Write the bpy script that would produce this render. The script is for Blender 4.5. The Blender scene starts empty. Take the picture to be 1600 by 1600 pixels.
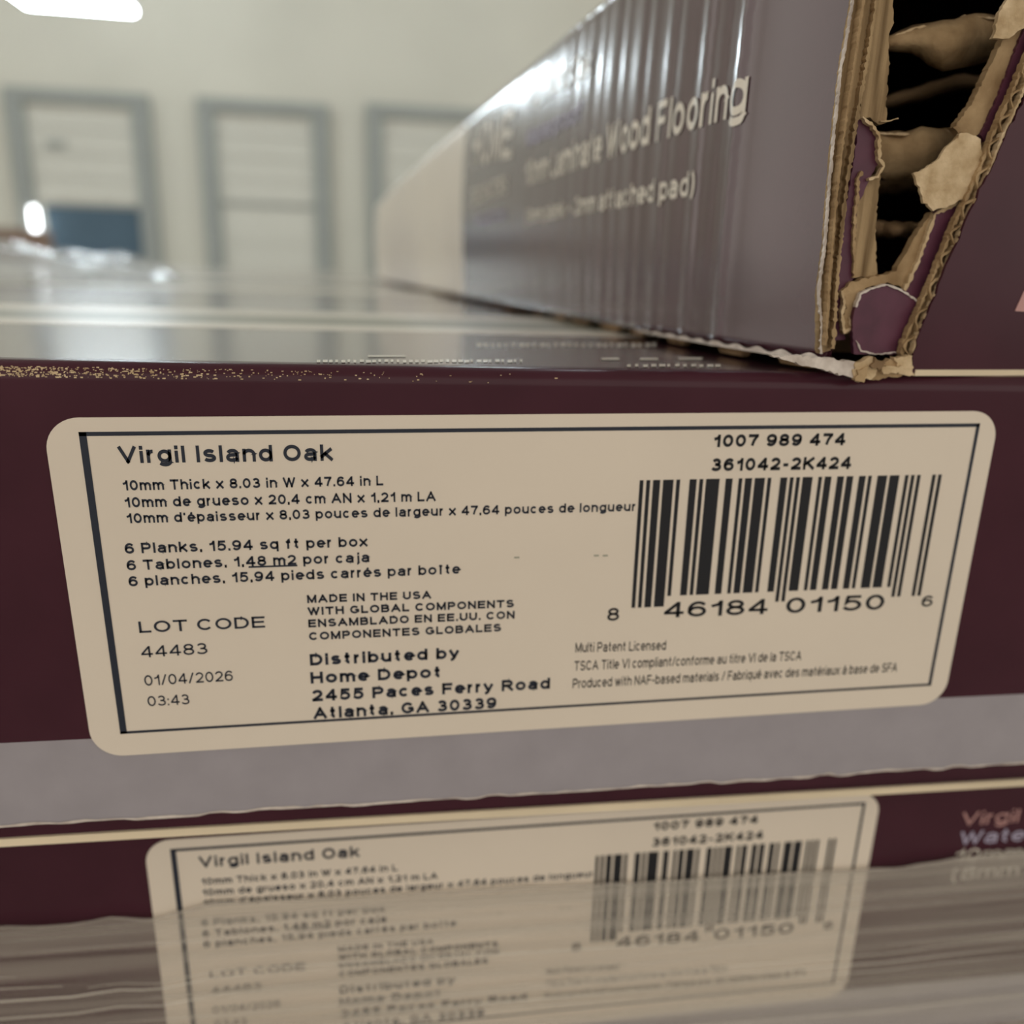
import bpy, bmesh, math, random
import numpy as np
from mathutils import Matrix, Vector

# ------------------------------------------------------------------ camera
# All layout below is in units of the printed label frame width (0.125 m).
S = 0.125
F = 1265.0
C = np.array([0.31105751, -0.85901825, 0.17159575])
R = np.array([[0.98912077, -0.14338291, 0.03288541],
              [-0.01012115, -0.28935076, -0.95716963],
              [0.14675719, 0.94642352, -0.28765404]])
scene = bpy.context.scene
col = scene.collection
cam_d = bpy.data.cameras.new('camera')
cam = bpy.data.objects.new('camera', cam_d)
col.objects.link(cam)
cam_d.sensor_width = 36.0
cam_d.sensor_fit = 'HORIZONTAL'
cam_d.lens = F / 1600 * 36
cam_d.clip_start = 0.002
cam_d.clip_end = 100
m = Matrix.Identity(4)
for i in range(3):
    m[i][0] = R[0][i]; m[i][1] = -R[1][i]; m[i][2] = -R[2][i]; m[i][3] = C[i] * S
cam.matrix_world = m
cam_d.dof.use_dof = True
cam_d.dof.focus_distance = 0.825 * S
cam_d.dof.aperture_fstop = (cam_d.lens) / 2.3       # a 2.3 mm wide phone lens
scene.camera = cam

# ------------------------------------------------------------------ light
scene.view_settings.view_transform = 'Standard'
scene.view_settings.look = 'None'
scene.view_settings.gamma = 1
scene.view_settings.exposure = 0.16
world = bpy.data.worlds.new('warehouse_air')
scene.world = world
world.use_nodes = True
world.node_tree.nodes['Background'].inputs[0].default_value = (1.0, 0.94, 0.85, 1)
world.node_tree.nodes['Background'].inputs[1].default_value = 1.15
LAMP_POWER = 50.0

# ------------------------------------------------------------------ pixel helpers
def ray(u, v): return R.T @ np.array([(u - 800) / F, (v - 800) / F, 1.0])
def onY(u, v, Y=0.0): d = ray(u, v); return C + d * (Y - C[1]) / d[1]
def onZ(u, v, Z): d = ray(u, v); return C + d * (Z - C[2]) / d[2]
ZT = 0.0695                                   # top of the labelled carton

# ------------------------------------------------------------------ materials
def new_mat(name):
    mt = bpy.data.materials.new(name); mt.use_nodes = True
    nt = mt.node_tree
    return mt, nt, nt.nodes['Principled BSDF']
def mat(name, colr, rough=0.5, spec=0.5, var=0.0, vscale=40, stretch=(1, 1, 1), bump=0.0, bscale=900, bdist=0.0002, colr2=None, emit=None, estr=0):
    mt, nt, b = new_mat(name)
    b.inputs['Base Color'].default_value = (*colr, 1)
    b.inputs['Roughness'].default_value = rough
    b.inputs['Specular IOR Level'].default_value = spec
    tc = nt.nodes.new('ShaderNodeTexCoord')
    if var > 0 or colr2:
        mp = nt.nodes.new('ShaderNodeMapping'); mp.inputs['Scale'].default_value = stretch
        nz = nt.nodes.new('ShaderNodeTexNoise'); nz.inputs['Scale'].default_value = vscale; nz.inputs['Detail'].default_value = 5
        rp = nt.nodes.new('ShaderNodeValToRGB')
        c2 = colr2 or tuple(min(1, c * (1 + var)) for c in colr)
        c1 = colr if colr2 else tuple(c * (1 - var) for c in colr)
        rp.color_ramp.elements[0].position = 0.3; rp.color_ramp.elements[1].position = 0.7
        rp.color_ramp.elements[0].color = (*c1, 1); rp.color_ramp.elements[1].color = (*c2, 1)
        nt.links.new(tc.outputs['Object'], mp.inputs[0]); nt.links.new(mp.outputs[0], nz.inputs['Vector'])
        nt.links.new(nz.outputs['Fac'], rp.inputs[0]); nt.links.new(rp.outputs[0], b.inputs['Base Color'])
    if bump > 0:
        nz2 = nt.nodes.new('ShaderNodeTexNoise'); nz2.inputs['Scale'].default_value = bscale; nz2.inputs['Detail'].default_value = 3
        bp = nt.nodes.new('ShaderNodeBump'); bp.inputs['Strength'].default_value = bump; bp.inputs['Distance'].default_value = bdist
        nt.links.new(tc.outputs['Object'], nz2.inputs['Vector']); nt.links.new(nz2.outputs['Fac'], bp.inputs['Height'])
        nt.links.new(bp.outputs[0], b.inputs['Normal'])
    if emit:
        b.inputs['Emission Color'].default_value = (*emit, 1); b.inputs['Emission Strength'].default_value = estr
    return mt

PURPLE = mat('maroon_print', (0.056, 0.016, 0.025), 0.24, 0.2, var=0.10, vscale=60, bump=0.05, bscale=2500, bdist=0.00004)
PURPLE_SIDE = mat('maroon_gloss_print', (0.056, 0.016, 0.025), 0.20, 0.4, var=0.10, vscale=60, bump=0.05, bscale=2500, bdist=0.00003)
PURPLE_TOP = mat('maroon_varnished_print', (0.056, 0.016, 0.025), 0.20, 0.3, var=0.10, vscale=60, bump=0.05, bscale=2500, bdist=0.00004)
PURPLE_IN = mat('maroon_torn_print', (0.090, 0.024, 0.046), 0.5, 0.4, var=0.2, vscale=300)
for mt_, cw_, cr_ in ((PURPLE_TOP, 1.0, .16), (PURPLE_SIDE, 1.0, .19)):
    b_ = mt_.node_tree.nodes['Principled BSDF']; b_.inputs['Coat Weight'].default_value = cw_; b_.inputs['Coat Roughness'].default_value = cr_
GREY = mat('grey_print', (0.335, 0.305, 0.325), 0.45, 0.4, var=0.05, vscale=150, bump=0.2, bscale=2500, bdist=0.00004)
KRAFT = mat('kraft_board', (0.24, 0.150, 0.072), 0.8, 0.2, colr2=(0.46, 0.32, 0.175), vscale=220, bump=0.6, bscale=1200, bdist=0.0003)
KRAFT_V = mat('kraft_board_streaked', (0.13, 0.080, 0.038), 0.85, 0.15, colr2=(0.44, 0.31, 0.17), vscale=800, stretch=(1, 1, 0.06), bump=0.5, bscale=900, bdist=0.0003)
KRAFT_L = mat('torn_paper_light', (0.42, 0.29, 0.155), 0.85, 0.15, colr2=(0.72, 0.56, 0.36), vscale=330, bump=0.9, bscale=1100, bdist=0.0003)
KRAFT_D = mat('kraft_board_brown', (0.17, 0.105, 0.055), 0.85, 0.15, colr2=(0.32, 0.21, 0.115), vscale=150, bump=0.5, bscale=900, bdist=0.0003)
WHITE_TORN = mat('torn_white_liner', (0.46, 0.39, 0.34), 0.8, 0.2, colr2=(0.74, 0.66, 0.59), vscale=400, bump=0.5, bscale=1500, bdist=0.0002)
CREAM = mat('cream_board_edge', (0.74, 0.62, 0.44), 0.7, 0.2, var=0.12, vscale=90, stretch=(0.3, 1, 1))
CREAM_PRINT = mat('cream_print', (0.76, 0.70, 0.60), 0.30, 0.5, var=0.04, vscale=80)
STRIPE_GREY = mat('sage_print', (0.33, 0.32, 0.25), 0.35, 0.5, var=0.05, vscale=80)
PAPER = mat('label_paper', (0.74, 0.645, 0.535), 0.55, 0.3, var=0.025, vscale=35, bump=0.1, bscale=1500, bdist=0.00003)
INK = mat('black_ink', (0.014, 0.014, 0.017), 0.55, 0.3)
INK_BLUE = mat('blueblack_ink', (0.022, 0.026, 0.040), 0.55, 0.3)
LILAC = mat('lilac_print', (0.44, 0.40, 0.52), 0.4, 0.4)
PINK = mat('pink_print', (0.50, 0.27, 0.25), 0.4, 0.4)
WALLM = mat('painted_concrete', (0.55, 0.525, 0.45), 0.85, 0.2, var=0.05, vscale=0.6)
DOORM = mat('door_panel_paint', (0.54, 0.52, 0.455), 0.6, 0.3, var=0.03, vscale=0.8)
FRAMEM = mat('door_frame_steel', (0.27, 0.28, 0.26), 0.6, 0.3, var=0.05, vscale=2)
BLUEM = mat('dock_curtain_blue', (0.075, 0.115, 0.150), 0.7, 0.2, var=0.08, vscale=2)
FLOORM = mat('concrete_floor', (0.34, 0.32, 0.29), 0.6, 0.3, var=0.1, vscale=1.2)
CEILM = mat('ceiling_metal', (0.55, 0.54, 0.50), 0.7, 0.2, var=0.04, vscale=0.7)
BROWNBOX = mat('brown_carton', (0.23, 0.155, 0.115), 0.8, 0.2, var=0.08, vscale=9)
LAMPM = mat('lamp_diffuser', (0.9, 0.9, 0.9), 0.5, 0.3, emit=(0.80, 0.93, 1.0), estr=LAMP_POWER)
HOUSING = mat('lamp_housing', (0.5, 0.5, 0.5), 0.5, 0.4)
DAYLIGHT = mat('dock_light_glow', (0.9, 0.9, 0.9), 0.5, 0.3, emit=(0.92, 0.97, 1.0), estr=7.0)
WOOD = mat('pallet_wood', (0.33, 0.22, 0.12), 0.8, 0.2, colr2=(0.48, 0.35, 0.2), vscale=30, stretch=(0.1, 1, 1))

def film_mat(name, lo, hi, streak, tint, rough, scale):
    mt, nt, b = new_mat(name)
    b.inputs['Base Color'].default_value = (*tint, 1); b.inputs['Roughness'].default_value = rough
    b.inputs['Specular IOR Level'].default_value = 0.6
    tr = nt.nodes.new('ShaderNodeBsdfTransparent'); mx = nt.nodes.new('ShaderNodeMixShader')
    tc = nt.nodes.new('ShaderNodeTexCoord'); mp = nt.nodes.new('ShaderNodeMapping'); mp.inputs['Scale'].default_value = streak
    nz = nt.nodes.new('ShaderNodeTexNoise'); nz.inputs['Scale'].default_value = scale; nz.inputs['Detail'].default_value = 4
    mr = nt.nodes.new('ShaderNodeMapRange'); mr.inputs[1].default_value = 0.3; mr.inputs[2].default_value = 0.72
    mr.inputs[3].default_value = lo; mr.inputs[4].default_value = hi
    out = nt.nodes['Material Output']
    nt.links.new(tc.outputs['Object'], mp.inputs[0]); nt.links.new(mp.outputs[0], nz.inputs['Vector'])
    nt.links.new(nz.outputs['Fac'], mr.inputs[0]); nt.links.new(mr.outputs[0], mx.inputs[0])
    nt.links.new(tr.outputs[0], mx.inputs[1]); nt.links.new(b.outputs[0], mx.inputs[2]); nt.links.new(mx.outputs[0], out.inputs[0])
    return mt
FILM = film_mat('stretch_film', 0.16, 0.56, (0.014, 1, 1.0), (0.60, 0.54, 0.46), 0.25, 420)
FILM_CLEAR = film_mat('clear_film', 0.25, 0.6, (0.2, 1, 1), (0.72, 0.76, 0.76), 0.12, 60)

# ------------------------------------------------------------------ object helpers
def props(o, label=None, cat=None, group=None, kind=None):
    if label: o['label'] = label
    if cat: o['category'] = cat
    if group: o['group'] = group
    if kind: o['kind'] = kind
    return o
def empty(name, loc, label, cat, group=None, kind=None):
    o = bpy.data.objects.new(name, None); col.objects.link(o)
    o.location = [c * S for c in loc]; o['_b'] = [float(c) for c in loc]
    o.empty_display_size = 0.02
    return props(o, label, cat, group, kind)
def base_of(p):
    b = np.zeros(3)
    while p is not None:
        if '_b' in p: b = b + np.array(p['_b'])
        p = p.parent
    return b
def link(name, me, mt, parent=None, smooth=False):
    o = bpy.data.objects.new(name, me); col.objects.link(o)
    if mt: me.materials.append(mt)
    if parent is not None: o.parent = parent
    if smooth:
        for p in me.polygons: p.use_smooth = True
    return o
def build(name, verts, faces, mt, parent=None, smooth=False):
    """verts in world label units; stored relative to the parent's base"""
    b = base_of(parent)
    me = bpy.data.meshes.new(name)
    me.from_pydata([tuple((np.asarray(v, float) - b) * S) for v in verts], [], faces)
    bm = bmesh.new(); bm.from_mesh(me); bmesh.ops.recalc_face_normals(bm, faces=bm.faces); bm.to_mesh(me); bm.free()
    return link(name, me, mt, parent, smooth)
def sheet(name, verts, faces, mt, parent=None, smooth=False):
    b = base_of(parent)
    me = bpy.data.meshes.new(name)
    me.from_pydata([tuple((np.asarray(v, float) - b) * S) for v in verts], [], faces)
    return link(name, me, mt, parent, smooth)
def box_vf(x0, x1, y0, y1, z0, z1):
    v = [(x, y, z) for x in (x0, x1) for y in (y0, y1) for z in (z0, z1)]
    f = [(0, 1, 3, 2), (4, 6, 7, 5), (0, 4, 5, 1), (2, 3, 7, 6), (0, 2, 6, 4), (1, 5, 7, 3)]
    return v, f
def block(name, x0, x1, y0, y1, z0, z1, mt, parent=None, bevel=0.0):
    v, f = box_vf(x0, x1, y0, y1, z0, z1)
    o = build(name, v, f, mt, parent)
    if bevel > 0:
        bm = bmesh.new(); bm.from_mesh(o.data)
        bmesh.ops.bevel(bm, geom=list(bm.edges), offset=bevel * S, segments=2, affect='EDGES', profile=0.5)
        bm.to_mesh(o.data); bm.free()
    return o
def prism(name, front, push, mt, parent=None):
    """closed slab: outline `front` (world points) pushed along vector `push`"""
    n = len(front); p = np.asarray(push, float)
    v = [np.asarray(q, float) for q in front] + [np.asarray(q, float) + p for q in front]
    f = [tuple(range(n)), tuple(range(2 * n - 1, n - 1, -1))]
    f += [(i, (i + 1) % n, n + (i + 1) % n, n + i) for i in range(n)]
    o = build(name, v, f, mt, parent)
    bm = bmesh.new(); bm.from_mesh(o.data); bmesh.ops.triangulate(bm, faces=[q for q in bm.faces if len(q.verts) > 4], ngon_method='EAR_CLIP')
    bmesh.ops.recalc_face_normals(bm, faces=bm.faces); bm.to_mesh(o.data); bm.free()
    return o
def copy_tree(o, parent=None):
    c = o.copy(); col.objects.link(c); c.parent = parent
    for ch in o.children: copy_tree(ch, c)
    return c

# ------------------------------------------------------------------ stroke drawn sans serif for all printed lettering
def arc(cx, cy, rx, ry, a0, a1, n=None):
    n = n or max(4, int(abs(a1 - a0) / 14))
    return [(cx + rx * math.cos(math.radians(a0 + (a1 - a0) * i / n)), cy + ry * math.sin(math.radians(a0 + (a1 - a0) * i / n))) for i in range(n + 1)]
XH = .73
def ring(x0, x1, y0, y1): return ('O', arc((x0 + x1) / 2, (y0 + y1) / 2, (x1 - x0) / 2, (y1 - y0) / 2, 90, 450, 28)[:-1])
def L(*p): return ('L', list(p))          # straight strokes, square ends
def A(p): return ('A', p)                 # curved strokes, cut ends
def T(p): return ('T', p)                 # starts square, ends cut
_bowl = ring(0, 1, 0, XH)
GLYPH = {
 'A': (.95, [L((0, 0), (.5, 1)), L((1, 0), (.5, 1)), A([(.2, .32), (.8, .32)])]),
 'B': (.80, [L((0, 0), (0, 1)), A([(0, 1), (.6, 1)] + arc(.6, .765, .35, .235, 90, -90) + [(0, .53)]), A([(.55, .53)] + arc(.66, .265, .34, .265, 90, -90) + [(0, 0)])]),
 'C': (.88, [A(arc(.5, .5, .5, .5, 38, 322))]),
 'D': (.84, [L((0, 0), (0, 1)), A([(0, 1), (.45, 1)] + arc(.45, .5, .55, .5, 90, -90) + [(0, 0)])]),
 'E': (.74, [L((0, 0), (0, 1)), L((0, 1), (1, 1)), L((0, .52), (.92, .52)), L((0, 0), (1, 0))]),
 'F': (.68, [L((0, 0), (0, 1)), L((0, 1), (1, 1)), L((0, .5), (.88, .5))]),
 'G': (.92, [A(arc(.5, .5, .5, .5, 38, 320) + [(1, .22), (1, .46)]), A([(.55, .46), (1.08, .46)])]),
 'H': (.80, [L((0, 0), (0, 1)), L((1, 0), (1, 1)), A([(0, .52), (1, .52)])]),
 'I': (.0, [L((.5, 0), (.5, 1))]),
 'J': (.6, [T([(1, 1), (1, .3)] + arc(.5, .3, .5, .3, 0, -180))]),
 'K': (.82, [L((0, 0), (0, 1)), L((0, .36), (.95, 1)), L((.33, .58), (1, 0))]),
 'L': (.64, [L((0, 1), (0, 0)), L((0, 0), (1, 0))]),
 'M': (.95, [L((0, 0), (0, 1)), L((1, 0), (1, 1)), L((0, 1), (.5, .05)), L((1, 1), (.5, .05))]),
 'N': (.80, [L((0, 0), (0, 1)), L((1, 0), (1, 1)), L((0, 1), (1, 0))]),
 'O': (.94, [ring(0, 1, 0, 1)]),
 'P': (.76, [L((0, 0), (0, 1)), A([(0, 1), (.6, 1)] + arc(.6, .72, .4, .28, 90, -90) + [(0, .44)])]),
 'Q': (.94, [ring(0, 1, 0, 1), L((.6, .25), (1, -.05))]),
 'R': (.82, [L((0, 0), (0, 1)), A([(0, 1), (.6, 1)] + arc(.6, .73, .36, .27, 90, -90) + [(0, .46)]), L((.5, .46), (1, 0))]),
 'S': (.80, [A(arc(.5, .755, .46, .245, 25, 265) + arc(.5, .255, .5, .255, 80, -158))]),
 'T': (.78, [L((.5, 0), (.5, 1)), L((0, 1), (1, 1))]),
 'U': (.80, [T([(0, 1), (0, .38)] + arc(.5, .38, .5, .38, 180, 360) + [(1, 1)]), L((1, .9), (1, 1))]),
 'V': (.90, [L((0, 1), (.5, 0)), L((1, 1), (.5, 0))]),
 'W': (1.25, [L((0, 1), (.26, 0)), L((.26, 0), (.5, .95)), L((.5, .95), (.74, 0)), L((1, 1), (.74, 0))]),
 'X': (.86, [L((0, 0), (1, 1)), L((0, 1), (1, 0))]),
 'Y': (.86, [L((0, 1), (.5, .45)), L((1, 1), (.5, .45)), L((.5, .45), (.5, 0))]),
 'Z': (.78, [L((0, 1), (1, 1)), L((1, 1), (0, 0)), L((0, 0), (1, 0))]),
 'a': (.66, [T([(.95, 0), (.95, .50)] + arc(.5, .50, .45, .23, 0, 165)), A([(.95, .42), (.45, .40)] + arc(.40, .2, .40, .2, 90, 270) + [(.55, 0)] + arc(.55, .3, .4, .3, 270, 340))]),
 'b': (.68, [L((0, 0), (0, 1)), _bowl]),
 'c': (.64, [A(arc(.5, .365, .5, .365, 42, 318))]),
 'd': (.68, [L((1, 0), (1, 1)), _bowl]),
 'e': (.68, [A([(.03, .365), (1, .365)] + arc(.5, .365, .5, .365, 0, 318))]),
 'f': (.42, [T([(.42, 0), (.42, .78)] + arc(.98, .78, .56, .22, 180, 95)), A([(-.1, .70), (1, .70)])]),
 'g': (.68, [_bowl, T([(1, XH), (1, -.06)] + arc(.5, -.06, .5, .22, 0, -155))]),
 'h': (.64, [L((0, 0), (0, 1)), T([(1, 0), (1, .42)] + arc(.5, .42, .5, .31, 0, 180))]),
 'i': (.0, [L((.5, 0), (.5, XH - .09)), L((.5, 1.0), (.5, 1.02))]),
 'j': (.16, [T([(1, XH - .09), (1, -.1)] + arc(.2, -.1, .8, .18, 0, -100)), L((1, 1.0), (1, 1.02))]),
 'k': (.62, [L((0, 0), (0, 1)), L((0, .22), (.92, XH)), L((.36, .42), (1, 0))]),
 'l': (.0, [L((.5, 0), (.5, 1))]),
 'm': (1.06, [L((0, 0), (0, XH)), T([(.5, 0), (.5, .46)] + arc(.25, .46, .25, .27, 0, 180)), T([(1, 0), (1, .46)] + arc(.75, .46, .25, .27, 0, 180))]),
 'n': (.64, [L((0, 0), (0, XH)), T([(1, 0), (1, .42)] + arc(.5, .42, .5, .31, 0, 180))]),
 'o': (.70, [_bowl]),
 'p': (.68, [L((0, XH), (0, -.28)), _bowl]),
 'q': (.68, [L((1, XH), (1, -.28)), _bowl]),
 'r': (.26, [L((0, 0), (0, XH)), A(arc(1.0, .36, 1.0, .37, 170, 80))]),
 's': (.62, [A(arc(.5, .55, .45, .18, 25, 265) + arc(.5, .187, .5, .187, 80, -158))]),
 't': (.40, [T([(.42, .98), (.42, .22)] + arc(.98, .22, .56, .22, 180, 265)), A([(-.1, .70), (1, .70)])]),
 'u': (.64, [L((1, 0), (1, XH)), T([(0, XH), (0, .31)] + arc(.5, .31, .5, .31, 180, 360))]),
 'v': (.66, [L((0, XH), (.5, 0)), L((1, XH), (.5, 0))]),
 'w': (.96, [L((0, XH), (.26, 0)), L((.26, 0), (.5, XH)), L((.5, XH), (.74, 0)), L((1, XH), (.74, 0))]),
 'x': (.64, [L((0, 0), (1, XH)), L((0, XH), (1, 0))]),
 'y': (.66, [L((0, XH), (.5, 0)), A([(1.04, XH + .06), (.5, 0), (.36, -.2), (.22, -.27), (.02, -.27)])]),
 'z': (.62, [L((0, XH), (1, XH)), L((1, XH), (0, 0)), L((0, 0), (1, 0))]),
 '0': (.70, [ring(0, 1, 0, 1)]),
 '1': (.40, [L((1, 0), (1, 1)), A([(1, .98), (.62, .78), (-.1, .68)])]),
 '2': (.70, [A(arc(.5, .70, .47, .30, 170, -25) + [(.70, .38), (.02, .0)]), L((.02, 0), (1, 0))]),
 '3': (.70, [A(arc(.48, .755, .42, .245, 158, -85)), A(arc(.48, .262, .52, .262, 85, -158)), A([(.32, .52), (.55, .52)])]),
 '4': (.76, [L((.76, 0), (.76, 1)), A([(.72, 1), (0, .28)]), L((.02, .25), (1, .25))]),
 '5': (.70, [L((.2, 1), (.92, 1)), A([(.2, 1.02), (.08, .5)] + arc(.47, .33, .53, .33, 125, -155))]),
 '6': (.70, [ring(0, 1, 0, .62), A(arc(.56, .5, .56, .5, 40, 180) + [(0, .3)])]),
 '7': (.68, [L((0, 1), (1, 1)), A([(1, 1), (.6, .5), (.38, -.07)])]),
 '8': (.70, [ring(.07, .93, .53, 1), ring(0, 1, 0, .53)]),
 '9': (.70, [ring(0, 1, .38, 1), A([(1, .7)] + arc(.44, .5, .56, .5, 0, -140))]),
 ',': (.0, [A([(.5, .08), (.42, -.1), (.3, -.22)]), L((.5, .0), (.5, .02))]),
 '.': (.0, [L((.5, .0), (.5, .02))]),
 ':': (.0, [L((.5, .0), (.5, .02)), L((.5, .6), (.5, .62))]),
 "'": (.0, [A([(.5, 1.06), (.5, .72)])]),
 '-': (.34, [A([(-.2, .38), (1.2, .38)])]),
 '+': (.60, [A([(-.1, .42), (1.1, .42)]), A([(.5, .1), (.5, .74)])]),
 '/': (.40, [L((0, 0), (1, 1))]),
 '(': (.26, [A(arc(1.1, .4, 1.1, .68, 110, 250))]),
 ')': (.26, [A(arc(-.1, .4, 1.1, .68, 70, -70))]),
}
for ch_, b_, mk_ in (('é', 'e', [A([(.42, .86), (.68, 1.08)])]), ('à', 'a', [A([(.58, .86), (.3, 1.08)])]), ('î', 'i', None)):
    w_, s_ = GLYPH[b_]
    GLYPH[ch_] = (w_, s_ + mk_) if mk_ else (.30, [L((.5, 0), (.5, XH)), A([(0, .86), (.5, 1.06)]), A([(.5, 1.06), (1, .86)])])
_text_cache = {}
def text_shape(body, s):
    """flat mesh of a line of lettering, capital height 1, stroke width s"""
    k = (body, s)
    if k in _text_cache: return _text_cache[k]
    V = []; Fc = []; x = 0.0
    gap = .10 + s * .55
    for ch in body:
        if ch == ' ': x += .30 + s; continue
        w, strokes = GLYPH[ch]
        for kind, pts in strokes:
            P = [np.array([x + s / 2 + px * w, s / 2 + py * (1 - s)]) for px, py in pts]
            n = len(P); closed = kind == 'O'
            if not closed:
                if kind in 'LT': d = P[0] - P[1]; P[0] = P[0] + d / np.linalg.norm(d) * s / 2
                if kind == 'L': d = P[-1] - P[-2]; P[-1] = P[-1] + d / np.linalg.norm(d) * s / 2
            if not closed:
                Q = [P[0]]
                for a, b in zip(P[:-1], P[1:]):
                    m_ = max(1, int(np.linalg.norm(b - a) / .2)); Q += [a + (b - a) * (q + 1) / m_ for q in range(m_)]
                P = Q; n = len(P)
            base = len(V)
            for i in range(n):
                if closed: a = P[i] - P[i - 1]; b = P[(i + 1) % n] - P[i]
                else:
                    a = P[i] - P[i - 1] if i else P[1] - P[0]
                    b = P[i + 1] - P[i] if i < n - 1 else P[-1] - P[-2]
                a = a / (np.linalg.norm(a) + 1e-9); b = b / (np.linalg.norm(b) + 1e-9)
                t = a + b; t = t / (np.linalg.norm(t) + 1e-9); nm = np.array([-t[1], t[0]])
                mlt = 1 / max(.45, float(nm @ np.array([-a[1], a[0]])))
                V.append(P[i] + nm * s / 2 * mlt); V.append(P[i] - nm * s / 2 * mlt)
            for i in range(n if closed else n - 1):
                j = (i + 1) % n; Fc.append((base + 2 * i, base + 2 * j, base + 2 * j + 1, base + 2 * i + 1))
        x += w + s + gap
    _text_cache[k] = (np.array(V), Fc)
    return _text_cache[k]
CAP = 1.0
def text3d(name, body, A, B, up, mt, parent, offset=0.15):
    """text whose baseline runs A->B (world), capital height vector `up`"""
    vs, fs = text_shape(body, offset)
    x0, x1 = vs[:, 0].min(), vs[:, 0].max()
    A = np.asarray(A, float); B = np.asarray(B, float); up = np.asarray(up, float)
    pts = [A + (B - A) * ((v[0] - x0) / (x1 - x0)) + up * (v[1] / CAP) for v in vs]
    return sheet(name, pts, fs, mt, parent)

# ------------------------------------------------------------------ the room
FLOORZ = -2.18; WALLY = 104.0
def structure(o): o['kind'] = 'structure'; return o
def slab(name, x0, x1, y0, y1, z0, z1, mt): return structure(block(name, x0, x1, y0, y1, z0, z1, mt))
slab('floor', -110, 80, -60, 106, FLOORZ - 1, FLOORZ, FLOORM)
slab('ceiling', -110, 80, -60, 106, 54, 55, CEILM)
slab('wall_back', -110, 80, WALLY, 106, FLOORZ, 54, WALLM)

def dock_door(name, xl, xr, top_u, top_v, label, opened):
    """xl/xr: pixel columns of the outer posts at the header; sizes come out in label units on the back wall"""
    a = onY(xl, top_v, WALLY); b = onY(xr, top_v, WALLY)
    x0, x1, zt = a[0], b[0], a[2]
    r = empty(name, ((x0 + x1) / 2, WALLY, FLOORZ), label, None, kind='structure')
    pw = 1.9
    Yf = WALLY - 1.0
    block('post', x0, x0 + pw, Yf, WALLY, FLOORZ, zt, FRAMEM, r)
    block('post', x1 - pw, x1, Yf, WALLY, FLOORZ, zt, FRAMEM, r)
    block('header', x0 + pw, x1 - pw, Yf, WALLY, zt - 1.35, zt, FRAMEM, r)
    zs = onY((xl + xr) / 2, 318, WALLY)[2]
    # door leaf in horizontal sections
    n = 4; z0, z1 = zs, zt - 1.35
    for i in range(n):
        block('panel', x0 + pw, x1 - pw, WALLY - 0.5, WALLY - 0.02, z0 + (z1 - z0) * i / n + 0.04, z0 + (z1 - z0) * (i + 1) / n - 0.04 * (i < n - 1), DOORM, r, 0.03)
    if opened:
        block('dock_curtain', x0 + pw + 0.7, x1 - pw, WALLY - 0.3, WALLY - 0.02, FLOORZ, zs - 0.3, BLUEM, r)
        q0 = onY(47, 324, WALLY - 1.3); q1 = onY(63, 380, WALLY - 1.3)
        g = block('dock_light', q0[0], q1[0], WALLY - 1.5, WALLY - 1.0, q1[2], q0[2], DAYLIGHT, r, 0.3)
        g['label'] = 'bright white upright dock light'
        c = onY(72, 205, WALLY); d = onY(97, 232, WALLY)
        block('door_handle', c[0], d[0] + .6, WALLY - 0.7, WALLY - 0.5, d[2], c[2] - 1.0, FRAMEM, r)
    else:
        z2 = FLOORZ + 0.1
        for i in range(2):
            block('panel', x0 + pw, x1 - pw, WALLY - 0.45, WALLY - 0.02, z2 + (zs - .35 - z2) * i / 2, z2 + (zs - .35 - z2) * (i + 1) / 2 - 0.06, DOORM, r, 0.03)
        block('bottom_rail', x0 + pw, x1 - pw, WALLY - 0.6, WALLY - 0.02, zs - 0.34, zs - 0.04, FRAMEM, r)
    return r
dock_door('door_1', 7, 232, 120, 136, 'half raised loading dock door with blue curtain below it', True)
dock_door('door_2', 308, 513, 410, 153, 'closed pale loading dock door with grey steel posts', False)
dock_door('door_3', 572, 770, 670, 163, 'closed loading dock door partly hidden by the torn carton', False)

# lamps -------------------------------------------------------------
def high_bay(x0, x1, yc, z, label):
    r = empty('high_bay_lamp', ((x0 + x1) / 2, yc, z), label, 'lamp')
    block('housing', x0, x1, yc - 1.6, yc + 1.6, z + 0.25, z + 1.0, HOUSING, r, 0.1)
    block('diffuser', x0 + .1, x1 - .1, yc - 1.5, yc + 1.5, z, z + 0.25, LAMPM, r)
    for x in (x0 + 1.5, x1 - 1.5):
        block('hanger_rod', x - .04, x + .04, yc - .04, yc + .04, z + 1.0, 54, HOUSING, r)
    return r
LY = 64.0
for k_, (lx, ly) in enumerate(((-62, 78), (-25, 84), (12, 78), (-40, 30), (18, 30))):  # extra lamps out of view, added to brighten the back wall and carton tops
    high_bay(lx - 5, lx + 5, ly, 44.0, 'added fill lamp out of view under the ceiling, %s' % ['beside the half raised dock door', 'above the closed dock door', 'above the dock door behind the torn carton', 'over the loose film', 'over the torn carton'][k_])
pa = onY(28, 8, LY); pb = onY(202, 8, LY)
high_bay(pa[0], pb[0], LY, onY(110, 5, LY)[2], 'glowing white high bay lamp hanging in front of the dock doors')

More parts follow.
